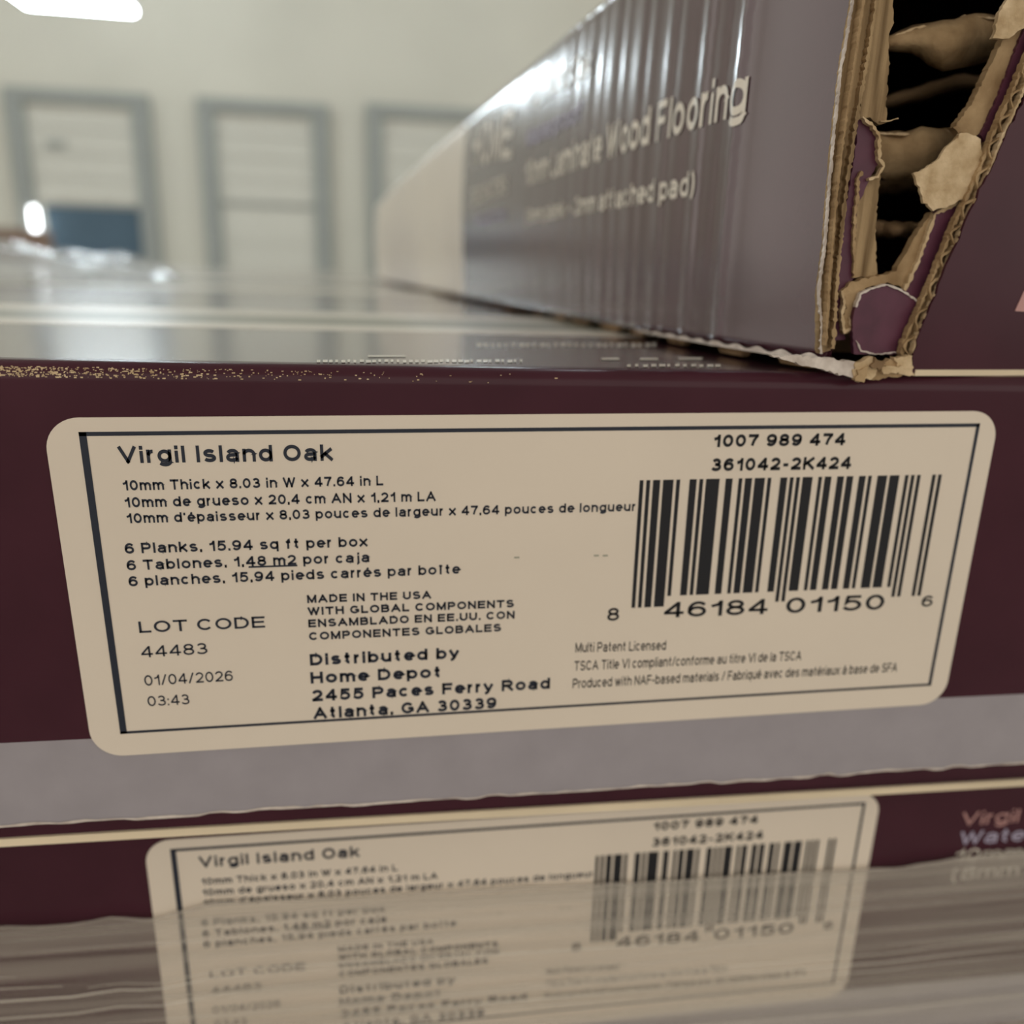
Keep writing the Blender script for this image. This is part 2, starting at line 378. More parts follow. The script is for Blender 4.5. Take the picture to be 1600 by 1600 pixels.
# distant brown carton at the dock ----------------------------------
q = onY(40, 358, 48.0)
bb = empty('shipping_carton', (q[0] - 2.2, 49.5, FLOORZ), 'plain brown carton standing near the half raised dock door', 'carton')
block('body', q[0] - 4.4, q[0], 48, 51.5, FLOORZ, q[2] - .05, BROWNBOX, bb, 0.05)
for sgn in (0, 1):
    block('lid_flap', q[0] - 4.4, q[0], 48 + 1.76 * sgn, 48 + 1.74 + 1.76 * sgn, q[2] - .05, q[2] + .02, BROWNBOX, bb)
block('packing_tape', q[0] - 4.4, q[0], 49.5, 50.0, q[2] + .02, q[2] + .03, CREAM_PRINT, bb)

# ------------------------------------------------------------------ long flooring cartons
BH = 0.5895                 # carton height
XL, XR, DEP = -7.5, 2.2, 1.62
random.seed(4)
def long_carton(x0, x1, y0, ztop, label, group):
    """long side faces -Y"""
    zb = ztop - BH
    r = empty('flooring_carton', ((x0 + x1) / 2, y0 + DEP / 2, zb), label, 'carton', group)
    rad = 0.018
    pb = [(y0 + .014, zb + .034), (y0 + .15, zb + .001), (y0 + DEP - .014, zb + .001), (y0 + DEP - .014, ztop - .014), (y0 + .014, ztop - .014)]
    prism('body', [(x0 + .01, p[0], p[1]) for p in pb], (x1 - x0 - .02, 0, 0), PURPLE, r)
    # front panel + rolled top edge (profile extruded along X)
    prof = [(y0 + .012, zb + .168), (y0, zb + .168), (y0, ztop - rad)]
    for k in range(1, 19):
        a = math.pi / 2 * k / 18
        prof.append((y0 + rad - rad * math.cos(a), ztop - rad + rad * math.sin(a)))
    ym = y0 + DEP / 2
    yk = y0 + .03
    prof += [(yk, ztop), (yk, ztop - .012), (y0 + rad, ztop - .012), (y0 + .012, ztop - rad)]
    n = len(prof)
    v = [(x, p[0], p[1]) for x in (x0, x1) for p in prof]
    f = [(i, (i + 1) % n, n + (i + 1) % n, n + i) for i in range(n)]
    f += [tuple(range(n)), tuple(range(2 * n - 1, n - 1, -1))]
    build('front_panel', v, f, PURPLE, r)
    block('top_flap', x0, x1, yk, ym - .008, ztop - .012, ztop, PURPLE_TOP, r)
    block('top_flap', x0, x1, ym + .008, y0 + DEP, ztop - .012, ztop, PURPLE_TOP, r)
    block('back_panel', x0, x1, y0 + DEP - .013, y0 + DEP, zb, ztop - .012, PURPLE, r)
    # grey lower band with a serrated cut edge, cut proud of the tray below it
    N = 700; pts = []
    lev = 0.0
    for i in range(N + 1):
        x = x0 + (x1 - x0) * i / N
        if i % 2 == 0: lev = random.choice((-.0016, -.0005, .0, .0008, .0018))
        pts.append((x, y0, zb + .059 + lev))
    v = []; f = []
    for (x, y, z) in pts: v += [(x, y0, zb + .168), (x, y0, z), (x, y0 + .012, z), (x, y0 + .012, zb + .168)]
    for i in range(N):
        a, b2 = 4 * i, 4 * i + 4
        for k in range(4): f.append((a + k, a + (k + 1) % 4, b2 + (k + 1) % 4, b2 + k))
    build('grey_band', v, f, GREY, r)
    v = []; f = []                                   # pale fuzz of the cut edge
    for (x, y, z) in pts: v += [(x, y0 - .0008, z + .0022 + random.uniform(-.0012, .0018)), (x, y0 - .0008, z - .0003), (x, y0 + .011, z - .0003)]
    for i in range(N):
        a, b2 = 3 * i, 3 * i + 3
        f += [(a, a + 1, b2 + 1, b2), (a + 1, a + 2, b2 + 2, b2 + 1)]
    sheet('cut_edge', v, f, WHITE_TORN, r)
    lp = [(x0, .036), (-.6, .036), (1.25, .022), (x1, .020)]          # raw board edge, sagging a little to one end
    prism('bottom_lip', [(x, y0 + .0125, zb + h) for x, h in lp] + [(x, y0 + .0125, zb + h - .0105) for x, h in reversed(lp)], (0, .004, 0), CREAM, r)
    # printed stripes over the top seam
    block('cream_stripe', x0, x1, y0 + .47, y0 + .575, ztop, ztop + .0006, CREAM_PRINT, r)
    block('sage_stripe', x0, x1, y0 + .575, y0 + .79, ztop, ztop + .0006, STRIPE_GREY, r)
    block('cream_stripe', x0, x1, y0 + .79, y0 + .96, ztop, ztop + .0006, CREAM_PRINT, r)
    return r
front1 = long_carton(XL, XR, 0.0, ZT, 'maroon flooring carton with the sharp bare white label on its front', 'long flooring cartons on the pallet')
rowname = ['second', 'third', 'fourth', 'fifth', 'sixth']
for k in range(5):
    c = copy_tree(front1)
    c.location.y += (k + 1) * (DEP + .01) * S
    c['label'] = 'maroon flooring carton, %s row behind the sharply labelled front carton' % rowname[k]

# second layer: set back and turned slightly
Z2 = ZT - BH - 0.001
Y2 = 0.1065
layer2 = long_carton(XL, XR, Y2, Z2, 'maroon flooring carton with a label under cloudy stretch film', 'long flooring cartons on the pallet')
YAW2 = -0.013
under = []
for k in range(5):
    c = copy_tree(layer2)
    c.location.y += ((k + 1) * (DEP + .012) + .10) * S
    c['label'] = 'maroon flooring carton in the lower layer, %s row behind the film wrapped one' % rowname[k]
# turn the film wrapped carton about its label
pivx = 0.5
base2 = np.array(layer2['_b'])
def turn2(p):
    """world point of the untilted lower carton -> its place after the turn"""
    c, s = math.cos(YAW2), math.sin(YAW2)
    d = np.asarray(p, float) - base2
    return base2 + np.array([c * d[0] - s * d[1], s * d[0] + c * d[1], d[2]])

# ------------------------------------------------------------------ the printed label
TILT1 = math.radians(0.85)
def label_uv(u, v):
    p = onY(u, v, 0.0)
    return np.array([p[0] * math.cos(TILT1) + p[2] * math.sin(TILT1), -p[0] * math.sin(TILT1) + p[2] * math.cos(TILT1)])
HF = 0.3463
lines = [   # text, left baseline px, right baseline px, capital height px, weight
 ('Virgil Island Oak', (187, 723), (521.5, 719), 26.5, .215),
 ('10mm Thick x 8.03 in W x 47.64 in L', (194, 765.5), (599, 757.6), 16, .215),
 ('10mm de grueso x 20,4 cm AN x 1,21 m LA', (197, 792), (681, 782), 16, .215),
 ("10mm d'épaisseur x 8,03 pouces de largeur x 47,64 pouces de longueur", (200, 816.6), (991, 797.5), 15.5, .215),
 ('6 Planks, 15.94 sq ft per box', (197, 864), (575, 852.6), 16.5, .215),
 ('6 Tablones, 1,48 m2 por caja', (200, 890), (579, 877), 16, .215),
 ('6 planches, 15,94 pieds carrés par boîte', (203, 915), (720.5, 895), 16, .215),
 ('MADE IN THE USA', (480, 941), (674, 934), 12.5, .25),
 ('WITH GLOBAL COMPONENTS', (481, 960), (802.5, 947.5), 12.5, .25),
 ('ENSAMBLADO EN EE.UU. CON', (482.5, 979), (804, 965), 12.5, .25),
 ('COMPONENTES GLOBALES', (483.5, 999), (782.5, 985), 12.5, .25),
 ('LOT CODE', (219, 987.5), (415, 979), 18, .175),
 ('44483', (222.5, 1026), (325.5, 1020), 17.5, .15),
 ('01/04/2026', (227.5, 1070), (365, 1062), 16.5, .15),
 ('03:43', (232.5, 1102), (297.5, 1098.5), 16, .15),
 ('Distributed by', (485, 1038.5), (717.5, 1027), 18, .25),
 ('Home Depot', (486, 1066.5), (687.5, 1057), 18, .25),
 ('2455 Paces Ferry Road', (488.5, 1094.5), (858.5, 1074.5), 18, .25),
 ('Atlanta, GA 30339', (490, 1122), (775, 1105), 18, .25),
 ('1007 989 474', (1113.5, 698), (1318, 695), 19.5, .25),
 ('361042-2K424', (1110, 735.5), (1327, 732), 20, .25),
 ('8', (947.7, 969), (966, 968), 20, .175),
 ('46184', (1036, 964), (1197, 958), 24, .175),
 ('01150', (1225.6, 957), (1378, 951), 24, .175),
 ('6', (1437, 947), (1454, 946), 17, .175),
 ('Multi Patent Licensed', (898, 1018), (1039, 1014), 15, .15),
 ('TSCA Title VI compliant/conforme au titre VI de la TSCA', (896.5, 1046.5), (1250, 1030), 15, .15),
 ('Produced with NAF-based materials / Fabriqué avec des matériaux à base de SFA', (894, 1074), (1399, 1048), 15, .15),
]
def upc_modules(d):
    L = ['0001101', '0011001', '0010011', '0111101', '0100011', '0110001', '0101111', '0111011', '0110111', '0001011']
    s = '101' + ''.join(L[int(c)] for c in d[:6]) + '01010' + ''.join(''.join('10'[int(b)] for b in L[int(c)]) for c in d[6:]) + '101'
    return s
def rounded(u0, u1, v0, v1, r, n=10):
    pts = []
    for cx, cy, a0 in ((u1 - r, v1 - r, 0), (u0 + r, v1 - r, 90), (u0 + r, v0 + r, 180), (u1 - r, v0 + r, 270)):
        for k in range(n + 1):
            a = math.radians(a0 + 90 * k / n); pts.append((cx + r * math.cos(a), cy + r * math.sin(a)))
    return pts
def make_label(parent, O, ux, uz, out):
    """O: top left corner of the printed frame; `out` points away from the carton"""
    O, ux, uz, out = [np.asarray(q, float) for q in (O, ux, uz, out)]
    def P(u, v, h=0.0): return O + ux * u + uz * v + out * h
    lab = prism('product_label', [P(u, v, .0022) for u, v in rounded(-.0325, 1.0235, -.3745, .0145, .034)], -out * .0018, PAPER, parent)
    lab['label'] = 'cream paper product label with rounded corners and black print'
    H = .0026
    def strip(q):
        return [P(*p, H) for p in q]
    v = []; f = []
    tl, tt = .0072, .0042
    for (a, b, c, d) in ((0, 1, 0, -tt), (0, 1, -HF, -HF + .0032), (0, tl, 0, -HF), (1 - tt, 1, 0, -HF)):
        i = len(v); v += strip([(a, c), (b, c), (b, d), (a, d)]); f.append((i, i + 1, i + 2, i + 3))
    sheet('frame_line', v, f, INK_BLUE, lab)
    for body, a, b, cap, w in lines:
        A = label_uv(*a); B = label_uv(*b)
        top = label_uv(a[0], a[1] - cap); cv = top[1] - A[1]
        bl = A[1] * .5 + B[1] * .5
        dv = np.clip(B[1] - A[1], -.004, .004) / 2
        text3d('printed_text', body, P(A[0], bl - dv, H), P(B[0], bl + dv, H), uz * cv, INK_BLUE if a[0] < 880 else INK, lab, w)
    s = upc_modules('846184011506')
    bl = label_uv(998, 750); br = label_uv(1470.5, 740); gb = label_uv(987, 948); gr = label_uv(1435, 930); nb = label_uv(1385, 920)
    u0, u1 = (bl[0] + gb[0]) / 2, (br[0] + gr[0]) / 2
    vt = (bl[1] + br[1]) / 2; vg = (gb[1] + gr[1]) / 2; vn = vg + .0135
    v = []; f = []; i = 0
    while i < 95:
        if s[i] == '1':
            j = i
            while j < 95 and s[j] == '1': j += 1
            longbar = i < 10 or i >= 85 or 45 <= i < 50
            a, b = u0 + (u1 - u0) * (i - .06) / 95, u0 + (u1 - u0) * (j + .06) / 95
            k = len(v); z0 = vg if longbar else vn
            v += strip([(a, vt), (b, vt), (b, z0), (a, z0)]); f.append((k, k + 1, k + 2, k + 3)); i = j
        else: i += 1
    sheet('barcode', v, f, INK, lab)
    # stray ink specks and a struck line under a figure
    v = []; f = []
    a, b = label_uv(389, 884.5), label_uv(465, 881.5)
    sheet('ink_line', strip([(a[0], a[1] + .0008), (b[0], a[1] + .0008), (b[0], a[1] - .0012), (a[0], a[1] - .0012)]), [(0, 1, 2, 3)], INK_BLUE, lab)
    for px in ((931, 867), (945, 867), (807, 870)):
        c = label_uv(*px); k = len(v); v += strip([(c[0] - .003, c[1] + .001), (c[0] + .003, c[1] + .001), (c[0] + .003, c[1] - .001), (c[0] - .003, c[1] - .001)]); f.append((k, k + 1, k + 2, k + 3))
    sheet('ink_speck', v, f, STRIPE_GREY, lab)
    return lab
make_label(front1, (0, 0, 0), (math.cos(TILT1), 0, math.sin(TILT1)), (-math.sin(TILT1), 0, math.cos(TILT1)), (0, -1, 0))
# label of the lower carton, laid out before the carton is turned
T2 = 0.0099
O2 = np.array([0.0125, 0.1065, -0.5891])
c_, s_ = math.cos(-YAW2), math.sin(-YAW2)
d_ = O2 - base2
O2l = base2 + np.array([c_ * d_[0] - s_ * d_[1], s_ * d_[0] + c_ * d_[1], d_[2]])
shift2 = O2l[1] - Y2
O2l[1] = Y2
make_label(layer2, O2l, (math.cos(T2), 0, math.sin(T2)), (-math.sin(T2), 0, math.cos(T2)), (0, -1, 0))
for body, px, cap, mt, w in (('Virgil Island Oak', (1512, 1289), 20, PINK, .15), ('Waterproof', (1509, 1319), 20, LILAC, .15),
                             ('10mm Laminate Wood Flooring', (1502, 1347), 20, CREAM_PRINT, .14), ('(8mm plank + 2mm attached pad)', (1497, 1375), 20, CREAM_PRINT, .14)):
    A = onY(px[0], px[1], .091); A = np.array([A[0] - .002, Y2 - .0006, A[2]])
    B0 = onY(px[0], px[1] - cap, .091); cv = B0[2] - A[2]
    vs, _ = text_shape(body, w); wd = (vs[:, 0].max() - vs[:, 0].min()) * cv / CAP * 1.12
    text3d('printed_text', body, A, A + np.array([wd, 0, 0]), (0, 0, cv), mt, layer2, w)
layer2.rotation_euler.z = YAW2
layer2.location.y += shift2 * S
base2 = base2 + np.array([0, shift2, 0])

# fine print on the top panel near the front edge
random.seed(11)
def top_dashes(u0, u1, v, h, n, mt):
    vv = []; ff = []
    for i in range(n):
        a = u0 + (u1 - u0) * i / n; b = a + (u1 - u0) / n * random.uniform(.35, .8); y = v + random.uniform(-.6, .6)
        q = [onZ(a, y, ZT + .0007), onZ(b, y, ZT + .0007), onZ(b, y - h, ZT + .0007), onZ(a, y - h, ZT + .0007)]
        k = len(vv); vv += q; ff.append((k, k + 1, k + 2, k + 3))
    sheet('fine_print', vv, ff, CREAM_PRINT, front1)
top_dashes(495, 822, 566, 4, 34, CREAM_PRINT)
top_dashes(745, 1030, 541, 4.5, 26, CREAM_PRINT)
top_dashes(575, 735, 557, 2.5, 1.0.__int__(), CREAM_PRINT)
top_dashes(940, 1120, 562, 3, 3, CREAM_PRINT)
top_dashes(980, 1130, 573, 4, 12, CREAM_PRINT)

# scuffed fibres on the folded top edge, thinning out along the carton
random.seed(5)
v = []; f = []
for k in range(2600):
    x = -.3 + abs(random.gauss(0, 1)) * .24; ph = random.uniform(.15, .75); h = random.uniform(.0003, .0010); w = h * random.uniform(.6, 1.8)
    if random.random() < .45: x = random.uniform(-2.0, .0)
    q = []
    for dx, da in ((-w, -.5), (w, -.5), (w, .5), (-w, .5)):
        a = ph + da * h / .018 * 1.4; q.append((x + dx, .018 - .0184 * math.cos(a), ZT - .018 + .0184 * math.sin(a)))
    i = len(v); v += q; f.append((i, i + 1, i + 2, i + 3))
wf = sheet('worn_fibres', v, f, KRAFT_L, front1); wf['kind'] = 'stuff'

# ------------------------------------------------------------------ stretch film
topedge = [(-400, 1478), (0, 1452), (100, 1447), (170, 1434), (240, 1437), (330, 1412), (800, 1384), (1100, 1366), (1335, 1350), (1400, 1346), (1500, 1330), (1600, 1318), (1900, 1290)]
def y2front(x): return base2[1] - DEP / 2 * math.cos(YAW2) + (x - base2[0]) * math.tan(YAW2) - .0
fx = []
for p in topedge:
    w_ = onY(p[0], p[1], 0.095); fx.append((w_[0], w_[2]))
xs_ = [a for a, _ in fx]; zs_ = [b for _, b in fx]
film = empty('stretch_wrap', (base2[0], Y2 - .02, Z2 - BH), 'cloudy streaked stretch film wrapped around the lower carton', 'stretch film')
rng = np.random.RandomState(3)
NX, NZ = 260, 90
xx = np.concatenate([np.linspace(XL, -.6, 60), np.linspace(-.58, 1.7, 180), np.linspace(1.72, XR, 20)])
wob = [(rng.uniform(.2, 1.3), rng.uniform(20, 130), rng.uniform(0, 6.3), rng.uniform(.0004, .0013)) for _ in range(26)]
v = []; f = []
for i, x in enumerate(xx):
    zt_ = np.interp(x, xs_, zs_) + .0012 * math.sin(x * 17) + .0007 * math.sin(x * 91 + 1)
    for j in range(NZ):
        t = j / (NZ - 1); z = zt_ + (Z2 - BH + .004 - zt_) * t
        zz = z + .02 * x
        d = sum(a * math.sin(kz * 6.0 * zz + kx * x + ph) for kx, kz, ph, a in [(w[0], w[1] / 6, w[2], w[3]) for w in wob])
        d = d * min(1, t * 12)
        v.append((x, y2front(x) - .012 + max(-.006, min(.006, d * .4)), z))
for i in range(len(xx) - 1):
    for j in range(NZ - 1):
        a = i * NZ + j; f.append((a, a + NZ, a + NZ + 1, a + 1))
sheet('film_sheet', v, f, FILM, film, True)
# bunched rope of film along the free edge
v = []; f = []; K = 6
for i, x in enumerate(xx):
    zt_ = np.interp(x, xs_, zs_) + .0012 * math.sin(x * 17) + .0007 * math.sin(x * 91 + 1)
    rr = .0016 + .001 * abs(math.sin(x * 23)) * abs(math.sin(x * 7 + 1))
    for k in range(K):
        a = 2 * math.pi * k / K; v.append((x, y2front(x) - .012 + rr * math.cos(a), zt_ + rr * math.sin(a)))
for i in range(len(xx) - 1):
    for k in range(K): f.append((i * K + k, i * K + (k + 1) % K, (i + 1) * K + (k + 1) % K, (i + 1) * K + k))
sheet('film_edge', v, f, FILM, film, True)

# thin creases along the film, their bright highlights painted in as a paler tint
random.seed(21)
CREASE_GLINT = film_mat('film_crease_glint', 0.3, 0.65, (0.02, 1, 1), (0.72, 0.66, 0.56), 0.18, 300)
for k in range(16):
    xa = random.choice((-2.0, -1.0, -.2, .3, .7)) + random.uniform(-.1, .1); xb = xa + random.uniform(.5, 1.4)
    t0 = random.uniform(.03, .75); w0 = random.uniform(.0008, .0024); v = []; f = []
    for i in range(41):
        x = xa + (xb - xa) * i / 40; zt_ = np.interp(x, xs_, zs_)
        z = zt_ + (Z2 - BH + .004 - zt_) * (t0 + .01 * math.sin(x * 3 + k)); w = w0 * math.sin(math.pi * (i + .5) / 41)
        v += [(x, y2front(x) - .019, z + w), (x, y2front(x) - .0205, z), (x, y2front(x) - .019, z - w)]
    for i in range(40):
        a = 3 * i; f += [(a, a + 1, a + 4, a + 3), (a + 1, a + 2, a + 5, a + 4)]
    sheet('film_crease_glint', v, f, CREASE_GLINT, film, True)

# clear film heaped on top of the cartons
heap = empty('loose_film', (-1.2, 2.5, ZT), 'loose heap of clear wrapping film lying on the carton tops', 'plastic film')
N = 46; v = []; f = []
for i in range(N):
    for j in range(N):
        a = -1 + 2 * i / (N - 1); b = -1 + 2 * j / (N - 1)
        rr = math.sqrt(a * a + b * b)
        h = max(0, 1 - rr ** 2.2)
        cr = .02 * math.sin(9 * a + 4 * b) + .016 * math.sin(17 * b - 6 * a + 1) + .012 * math.sin(25 * a + 13 * b)
        v.append((-1.38 + .86 * a + .03 * math.sin(6 * b), 2.65 + .62 * b, ZT + .003 + .115 * h ** .6 + cr * min(1, h * 2)  * .6 + (0.012 if h > 0 else 0)))
for i in range(N - 1):
    for j in range(N - 1):
        a = i * N + j
        q = [v[k] for k in (a, a + 1, a + N + 1, a + N)]
        if min((((p[0] + 1.38) / .86) ** 2 + ((p[1] - 2.65) / .62) ** 2) for p in q) < 1.0: f.append((a, a + N, a + N + 1, a + 1))
sheet('film_sheet', v, f, FILM_CLEAR, heap, True)

# ------------------------------------------------------------------ the torn upper carton
ZB, ZTOP = 0.085, 0.628
YFAR = 4.25
def Xs(Y): return .752 - .12 * Y + .035 * math.exp(-max(Y, -.3) / .15)
def onS(u, v):
    d = ray(u, v); lo, hi = 0.2, 40.0
    g = lambda t: (C + d * t)[0] - Xs((C + d * t)[1])
    for _ in range(60):
        mid = (lo + hi) / 2
        if g(mid) < 0: lo = mid
        else: hi = mid
    return C + d * lo
def Yf(x): return (x - .9) * .12
def onF(u, v, off=0.0):
    d = ray(u, v); t = ((C[0] - .9) * .12 + off - C[1]) / (d[1] - .12 * d[0]); return C + d * t
torn = empty('flooring_carton', (1.3, 2.0, ZT), 'maroon flooring carton with a ripped open corner, lying on the others', 'carton')

# side panel -------------------------------------------------------
edge_px = [(1283, 552), (1286, 500), (1281, 452), (1291, 380), (1297, 300), (1306, 200), (1316, 110), (1334, 0)]
edge = [onS(*p) for p in edge_px]
ez = [p[2] for p in edge]; ey = [p[1] for p in edge]
def y_front(z):
    return float(np.interp(z, ez, ey)) + .0012 * math.sin(z * 260) + .001 * math.sin(z * 610 + 1)
ridge0, ridge1 = onS(1150, 300)[1], onS(1124, 300)[1]
def ripple(Y, z):
    a = .0011 * math.sin(2 * math.pi * Y / .052) + .0008 * math.sin(2 * math.pi * Y / .117 + 1.0) + .0005 * math.exp(-Y) * math.sin(2 * math.pi * Y / .033)
    a *= min(1, max(0, (Y - ridge0 + .03) / .06)) * (.10 + .90 * math.exp(-Y / .55))
    yc, wd = (ridge0 + ridge1) / 2, (ridge1 - ridge0) / 2
    a += .007 * math.exp(-((Y - yc) / wd) ** 6) * (.5 - (Y - yc) / wd * .5)
    a += .0015 * math.sin(Y * 1.7 + z * 3)
    return a
def sag(Y): return 1 - .21 * (max(Y, 0) / YFAR) ** 1.6
ys = np.concatenate([np.linspace(0, 1, 30) ** 1.0 * .05, np.linspace(.052, .9, 190), np.linspace(.904, 2.2, 240), np.linspace(2.21, YFAR, 200)])
zs = np.concatenate([np.linspace(ZB, ZTOP - .03, 40)])
arc = [(.03 * (1 - math.cos(a)), ZTOP - .03 + .03 * math.sin(a)) for a in np.linspace(.15, math.pi / 2, 8)]
cols = []
for y in ys:
    colp = []
    for z in zs: colp.append((0.0, z))
    colp += arc
    cols.append(colp)
v = []; f = []; M = len(zs) + len(arc)
yc_far = onS(728, 330)[1]
for y, cp in zip(ys, cols):
    for dx, z in cp:
        y0 = y_front(z); Y = y0 + (YFAR - y0) * (y / YFAR)
        bow = .012 * math.sin(math.pi * (z - ZB) / (ZTOP - ZB))
        v.append((Xs(Y) - ripple(Y, z) - bow * min(1, Y * .8 + .1) + dx, Y, ZB + (z - ZB) * sag(Y)))
top_edge_v = [v[i * M + M - 1] for i in range(len(ys))]
for i in range(len(ys) - 1):
    for j in range(M - 1):
        a = i * M + j; f.append((a, a + 1, a + M + 1, a + M))
side = sheet('side_panel', v, f, PURPLE_SIDE, torn, True)
side.data.materials.append(CREAM_PRINT)
for p in side.data.polygons:
    if v[p.vertices[0]][1] >= yc_far: p.material_index = 1
sol = side.modifiers.new('thickness', 'SOLIDIFY'); sol.thickness = .018 * S; sol.offset = -1
side['label'] = 'glossy maroon side with pale print and a cream far end'
def on_side(u, v_):
    p = onS(u, v_); bow = .012 * math.sin(math.pi * (p[2] - ZB) / (ZTOP - ZB)) * min(1, p[1] * .8 + .1)
    return p + np.array([0, 0, 0])
def side_pt(Y, z, out=.0018):
    zp = ZB + (z - ZB) / sag(Y)
    bow = .012 * math.sin(math.pi * min(1, max(0, (zp - ZB) / (ZTOP - ZB)))) * min(1, Y * .8 + .1)
    return np.array([Xs(Y) - ripple(Y, zp) - bow - out, Y, z])
def on_bowed(u, v_):
    d = ray(u, v_); lo, hi = 0.2, 40.0
    for _ in range(60):
        mid = (lo + hi) / 2; p = C + d * mid
        if p[0] < side_pt(p[1], p[2], 0)[0] + ripple(p[1], p[2]): lo = mid
        else: hi = mid
    return C + d * lo
def side_text(body, a, b, cap, capx, mt, w):
    """baseline px a -> b on the side; cap = capital height in px measured at column capx"""
    A = on_bowed(*a); B = on_bowed(*b)
    t = (capx - a[0]) / (b[0] - a[0]); bl = (capx, a[1] + (b[1] - a[1]) * t)
    h = on_bowed(capx, bl[1] - cap)[2] - on_bowed(*bl)[2]
    vs, fs = text_shape(body, w); x0, x1 = vs[:, 0].min(), vs[:, 0].max()
    # finer mesh so the letters follow the ripples is not needed: each vertex is laid on the panel
    pts = [side_pt(A[1] + (B[1] - A[1]) * (q[0] - x0) / (x1 - x0), A[2] + (B[2] - A[2]) * (q[0] - x0) / (x1 - x0) + h * q[1] / CAP) for q in vs]
    sheet('printed_text', pts, fs, mt, side)
side_text('10mm Laminate Wood Flooring', (823, 292), (1171, 177), 60, 1032, CREAM_PRINT, .185)
side_text('(8mm plank + 2mm attached pad)', (823, 350), (1088, 305), 36, 1040, CREAM_PRINT, .185)
side_text('Waterproof', (823, 231), (908, 190), 30, 860, LILAC, .185)
side_text('Virgil Island Oak', (823, 172), (925, 118), 36, 840, CREAM_PRINT, .185)
side_text('HOME', (738, 262), (799, 246), 70, 780, CREAM_PRINT, .185)
side_text('DECORATORS', (738, 322), (793, 303), 28, 770, CREAM_PRINT, .185)
side_text('COLLECTION', (745, 351), (790, 343), 16, 770, LILAC, .185)

# other walls of the torn carton ------------------------------------
def yaw_block(name, pts4, z0, z1, mt):
    return prism(name, [(p[0], p[1], z0) for p in pts4], (0, 0, z1 - z0), mt, torn)
XE = 2.40
nrm = np.array([math.cos(math.atan(.12)), math.sin(math.atan(.12))])
def far(x): return YFAR + (x - Xs(YFAR)) * .12
c0 = (Xs(.25) + .03, .25); c1 = (XE, Yf(XE) + .02); c2 = (XE - .12 * YFAR, far(XE - .12 * YFAR)); c3 = (Xs(YFAR) + .02, far(Xs(YFAR) + .02))
yaw_block('bottom_panel', [(Xs(.12) + .03, .12), (XE, Yf(XE) + .02), c2, c3], ZB - .002, ZB + .016, KRAFT_D)
v = []; f = []; n = 24
for i in range(n + 1):
    Y = .03 + (YFAR - .04) * i / n; zt_ = ZB + (ZTOP - ZB) * sag(Y) - .001
    xl = Xs(Y) + .03; xr = XE - .12 * Y
    v += [(xl, Y, zt_), (xr, Y + (xr - xl) * .12, zt_), (xr, Y + (xr - xl) * .12, zt_ - .016), (xl, Y, zt_ - .016)]
for i in range(n):
    a, b = 4 * i, 4 * i + 4
    for k in range(4): f.append((a + k, a + (k + 1) % 4, b + (k + 1) % 4, b + k))
f += [(0, 1, 2, 3), (4 * n, 4 * n + 1, 4 * n + 2, 4 * n + 3)]
build('top_panel', v, f, PURPLE, torn)
ZF = ZB + (ZTOP - ZB) * sag(YFAR) - .017
yaw_block('far_panel', [c3, c2, (c2[0], c2[1] - .02), (c3[0], c3[1] - .02)], ZB + .016, ZF, PURPLE)
v = []; f = []
for i in range(n + 1):
    Y = .03 + (YFAR - .08) * i / n; zt_ = ZB + (ZTOP - ZB) * sag(Y) - .017; xl = Xs(Y) + .03; xr = XE - .12 * Y; yy = Y + (xr - xl) * .12
    v += [(xr - .02, yy, ZB + .016), (xr, yy, ZB + .016), (xr, yy, zt_), (xr - .02, yy, zt_)]
for i in range(n):
    a, b = 4 * i, 4 * i + 4
    for k in range(4): f.append((a + k, a + (k + 1) % 4, b + (k + 1) % 4, b + k))
f += [(0, 1, 2, 3), (4 * n, 4 * n + 1, 4 * n + 2, 4 * n + 3)]
build('side_wall', v, f, PURPLE, torn)

# front panel: torn slanted left edge
random.seed(8)
fe_px = [(1424, 583), (1427, 560), (1436, 522), (1456, 476), (1480, 416), (1504, 360), (1532, 296), (1552, 260), (1568, 218), (1584, 188), (1600, 156)]
fe = [onF(*p) for p in fe_px]
sl = (fe[-1][0] - fe[2][0]) / (fe[-1][2] - fe[2][2])
fe.append(np.array([fe[-1][0] + sl * (ZTOP - .017 - fe[-1][2]), 0, ZTOP - .017]))
pts = []
for a, b in zip(fe[:-1], fe[1:]):
    n = 4
    for k in range(n):
        q = a + (b - a) * k / n
        q = q + np.array([random.uniform(-.0016, .0016), 0, 0]); pts.append(q)
pts.append(fe[-1])
pts = [np.array([q[0], Yf(q[0]), q[2]]) for q in pts]
zb_f = pts[0][2]
pts += [np.array([XE, Yf(XE), ZTOP - .017]), np.array([XE, Yf(XE), zb_f])]
fp = prism('front_panel', pts, (0, .004, 0), PURPLE, torn)
prism('panel_lower_edge', [(fe[0][0] + .004, Yf(fe[0][0]) - .001, zb_f - .003), (XE, Yf(XE) - .001, zb_f - .003), (XE, Yf(XE) - .001, zb_f + .004), (fe[0][0] + .004, Yf(fe[0][0]) - .001, zb_f + .004)], (0, .02, 0), CREAM, torn)
prism('printed_mark', [onF(u, v_, -.0008) for u, v_ in ((1586, 486), (1600, 455), (1640, 455), (1640, 490))], (0, .0006, 0), PINK, fp)

